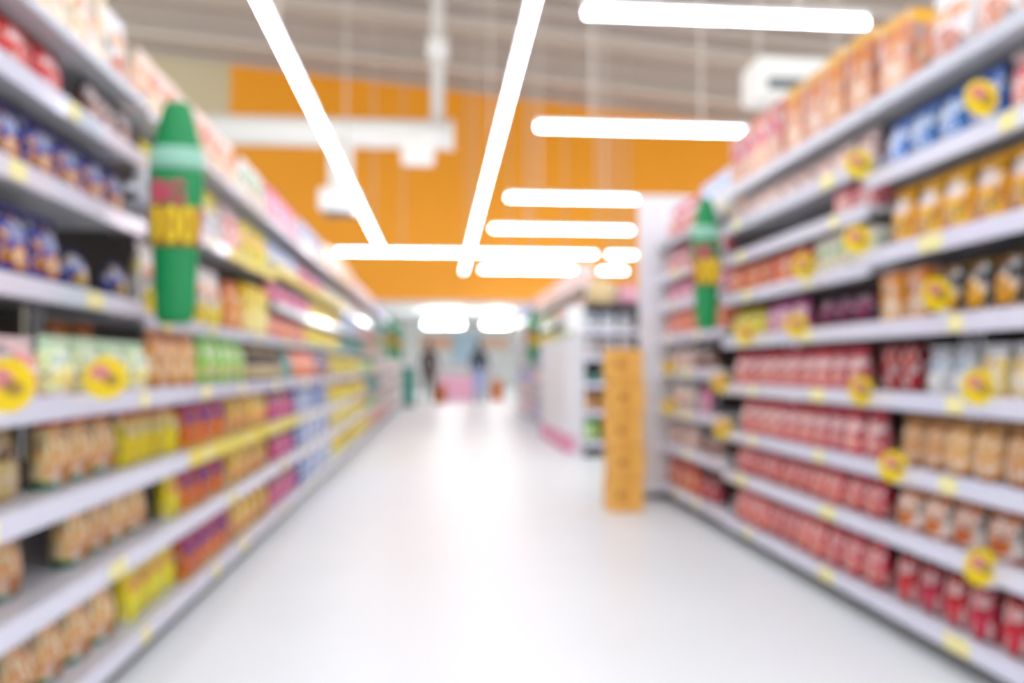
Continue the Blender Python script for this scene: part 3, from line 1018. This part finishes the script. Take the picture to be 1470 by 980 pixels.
for x, w, z, h, colr, lab in ((1.3, 1.3, 1.2, 1.5, 'c4dcea', 'pale blue panel on the far wall between the lamps'), (-.1, 1.6, 1.9, .6, 'f4c0a0', 'peach sign on the far wall, left of the pale blue panel'),
                              (2.8, 1.3, 1.9, .6, 'f6ccb0', 'peach sign on the far wall, right of the pale blue panel')):
    t = thing('wall_sign', lab, 'sign', (x, 41.04, z))
    obj('panel', box_mesh(w, .06, h), mat('sign_' + colr, colr, .6), t)
    obj('frame', box_mesh(w + .1, .03, h + .1), M_WHITE, t, (0, .04, -.05))
t = thing('display_board', 'teal upright display board at the far end of the left shelves', 'display', (-.78, 21.8, 0))
obj('board', box_mesh(.3, .2, .95, .01), mat('teal_board', '1c8a78', .5), t, (0, 0, .05))
obj('foot', box_mesh(.32, .24, .05), M_KICK, t)


# ---------------------------------------------------------------- people
def person(x, y, rz, label, shirt, trousers, hair, stride=.12, arm=.05):
    J = {}
    bmv, edges, rad = [], [], []

    def add(n, co, r, par=None):
        J[n] = len(bmv)
        bmv.append(co)
        rad.append(r)
        if par:
            edges.append((J[par], J[n]))
    add('pelvis', (0, 0, .95), (.15, .11))
    add('waist', (0, 0, 1.1), (.135, .1), 'pelvis')
    add('chest', (0, -.01, 1.3), (.165, .115), 'waist')
    add('collar', (0, 0, 1.43), (.1, .08), 'chest')
    add('neck', (0, 0, 1.49), (.05, .052), 'collar')
    add('chin', (0, -.01, 1.55), (.062, .075), 'neck')
    add('brow', (0, -.01, 1.64), (.075, .092), 'chin')
    add('crown', (0, .0, 1.70), (.05, .06), 'brow')
    for s, nm in ((-1, 'l'), (1, 'r')):
        st = stride * s
        add('sh' + nm, (s * .18, 0, 1.4), (.055, .055), 'collar')
        add('el' + nm, (s * .24, .02 + st * .3, 1.12), (.043, .043), 'sh' + nm)
        add('wr' + nm, (s * .24, -.08 - st * .4 - arm, .9), (.03, .027), 'el' + nm)
        add('pa' + nm, (s * .235, -.1 - st * .4 - arm, .83), (.04, .02), 'wr' + nm)
        for q, (dx, ln) in enumerate(((-.03, .075), (-.01, .09), (.01, .085), (.03, .065))):
            add('f%d%s' % (q, nm), (s * .235 + dx, -.105 - st * .4 - arm, .83 - .04), (.009, .009), 'pa' + nm)
            add('g%d%s' % (q, nm), (s * .235 + dx, -.125 - st * .4 - arm, .83 - .04 - ln * .7), (.008, .008), 'f%d%s' % (q, nm))
        add('th' + nm, (s * .235 - s * .04, -.14 - st * .4 - arm, .82), (.01, .01), 'pa' + nm)
        add('hip' + nm, (s * .095, 0, .88), (.095, .1), 'pelvis')
        add('kn' + nm, (s * .1, -.03 + st, .49), (.06, .065), 'hip' + nm)
        add('an' + nm, (s * .1, .04 + st * 1.5, .09), (.04, .045), 'kn' + nm)
        add('to' + nm, (s * .115, -.12 + st * 1.5, .035), (.04, .03), 'an' + nm)
    me = bpy.data.meshes.new('person_skeleton')
    me.from_pydata(bmv, edges, [])
    o = bpy.data.objects.new('tmp', me)
    COL.objects.link(o)
    md = o.modifiers.new('skin', 'SKIN')
    md.use_smooth_shade = True
    for i, r in enumerate(rad):
        me.skin_vertices[0].data[i].radius = r
    me.skin_vertices[0].data[0].use_root = True
    o.modifiers.new('sub', 'SUBSURF').levels = 1
    o.modifiers['sub'].render_levels = 1
    bpy.context.view_layer.update()
    body = bpy.data.meshes.new_from_object(o.evaluated_get(bpy.context.evaluated_depsgraph_get()))
    bpy.data.objects.remove(o)
    zmin = min(v.co.z for v in body.vertices)
    for v in body.vertices:
        v.co.z -= zmin
    for m in (mat('skin_tone', 'd8a888', .5), mat('cloth_' + shirt, shirt, .8), mat('cloth_' + trousers, trousers, .8), mat('shoe_dark', '2a2624', .6)):
        body.materials.append(m)
    for p in body.polygons:
        c = p.center
        p.use_smooth = True
        if c.z < .1:
            p.material_index = 3
        elif c.z < .97 and abs(c.x) < .19:
            p.material_index = 2
        elif c.z < 1.46 and c.z > .93:
            p.material_index = 1
        else:
            p.material_index = 0
    t = thing('person', label, 'person', (x, y, 0), rz)
    b = obj('body', body, None, t)
    hm = mat('hair_' + hair, hair, .6)
    obj('hair', lathe_mesh([(.06, 1.52), (.088, 1.56), (.098, 1.66), (.085, 1.73), (.04, 1.765)], 16, .88, 1.0), hm, t, (0, .03, -zmin))
    skin = mat('skin_tone', 'd8a888', .5)
    obj('nose', box_mesh(.02, .03, .035, .006), skin, t, (0, -.1, 1.585 - zmin))
    for s in (-1, 1):
        obj('eye', box_mesh(.018, .012, .01, .003), mat('eye_dark', '201814', .3), t, (s * .03, -.098, 1.62 - zmin))
        obj('ear', box_mesh(.015, .03, .05, .006), skin, t, (s * .08, 0, 1.59 - zmin))
    obj('mouth', box_mesh(.04, .01, .008, .002), mat('lip', 'b06860', .5), t, (0, -.088, 1.55 - zmin))
    return t


person(-.27, 23.2, math.radians(160), 'shopper in a dark brown top walking away at the far end', '4a322c', '3a2620', '2c2320', .08)
person(1.12, 23.4, math.radians(175), 'walker in a dark navy top and pale blue trousers at the far end', '20283c', '9aaede', '241e1e', .16)
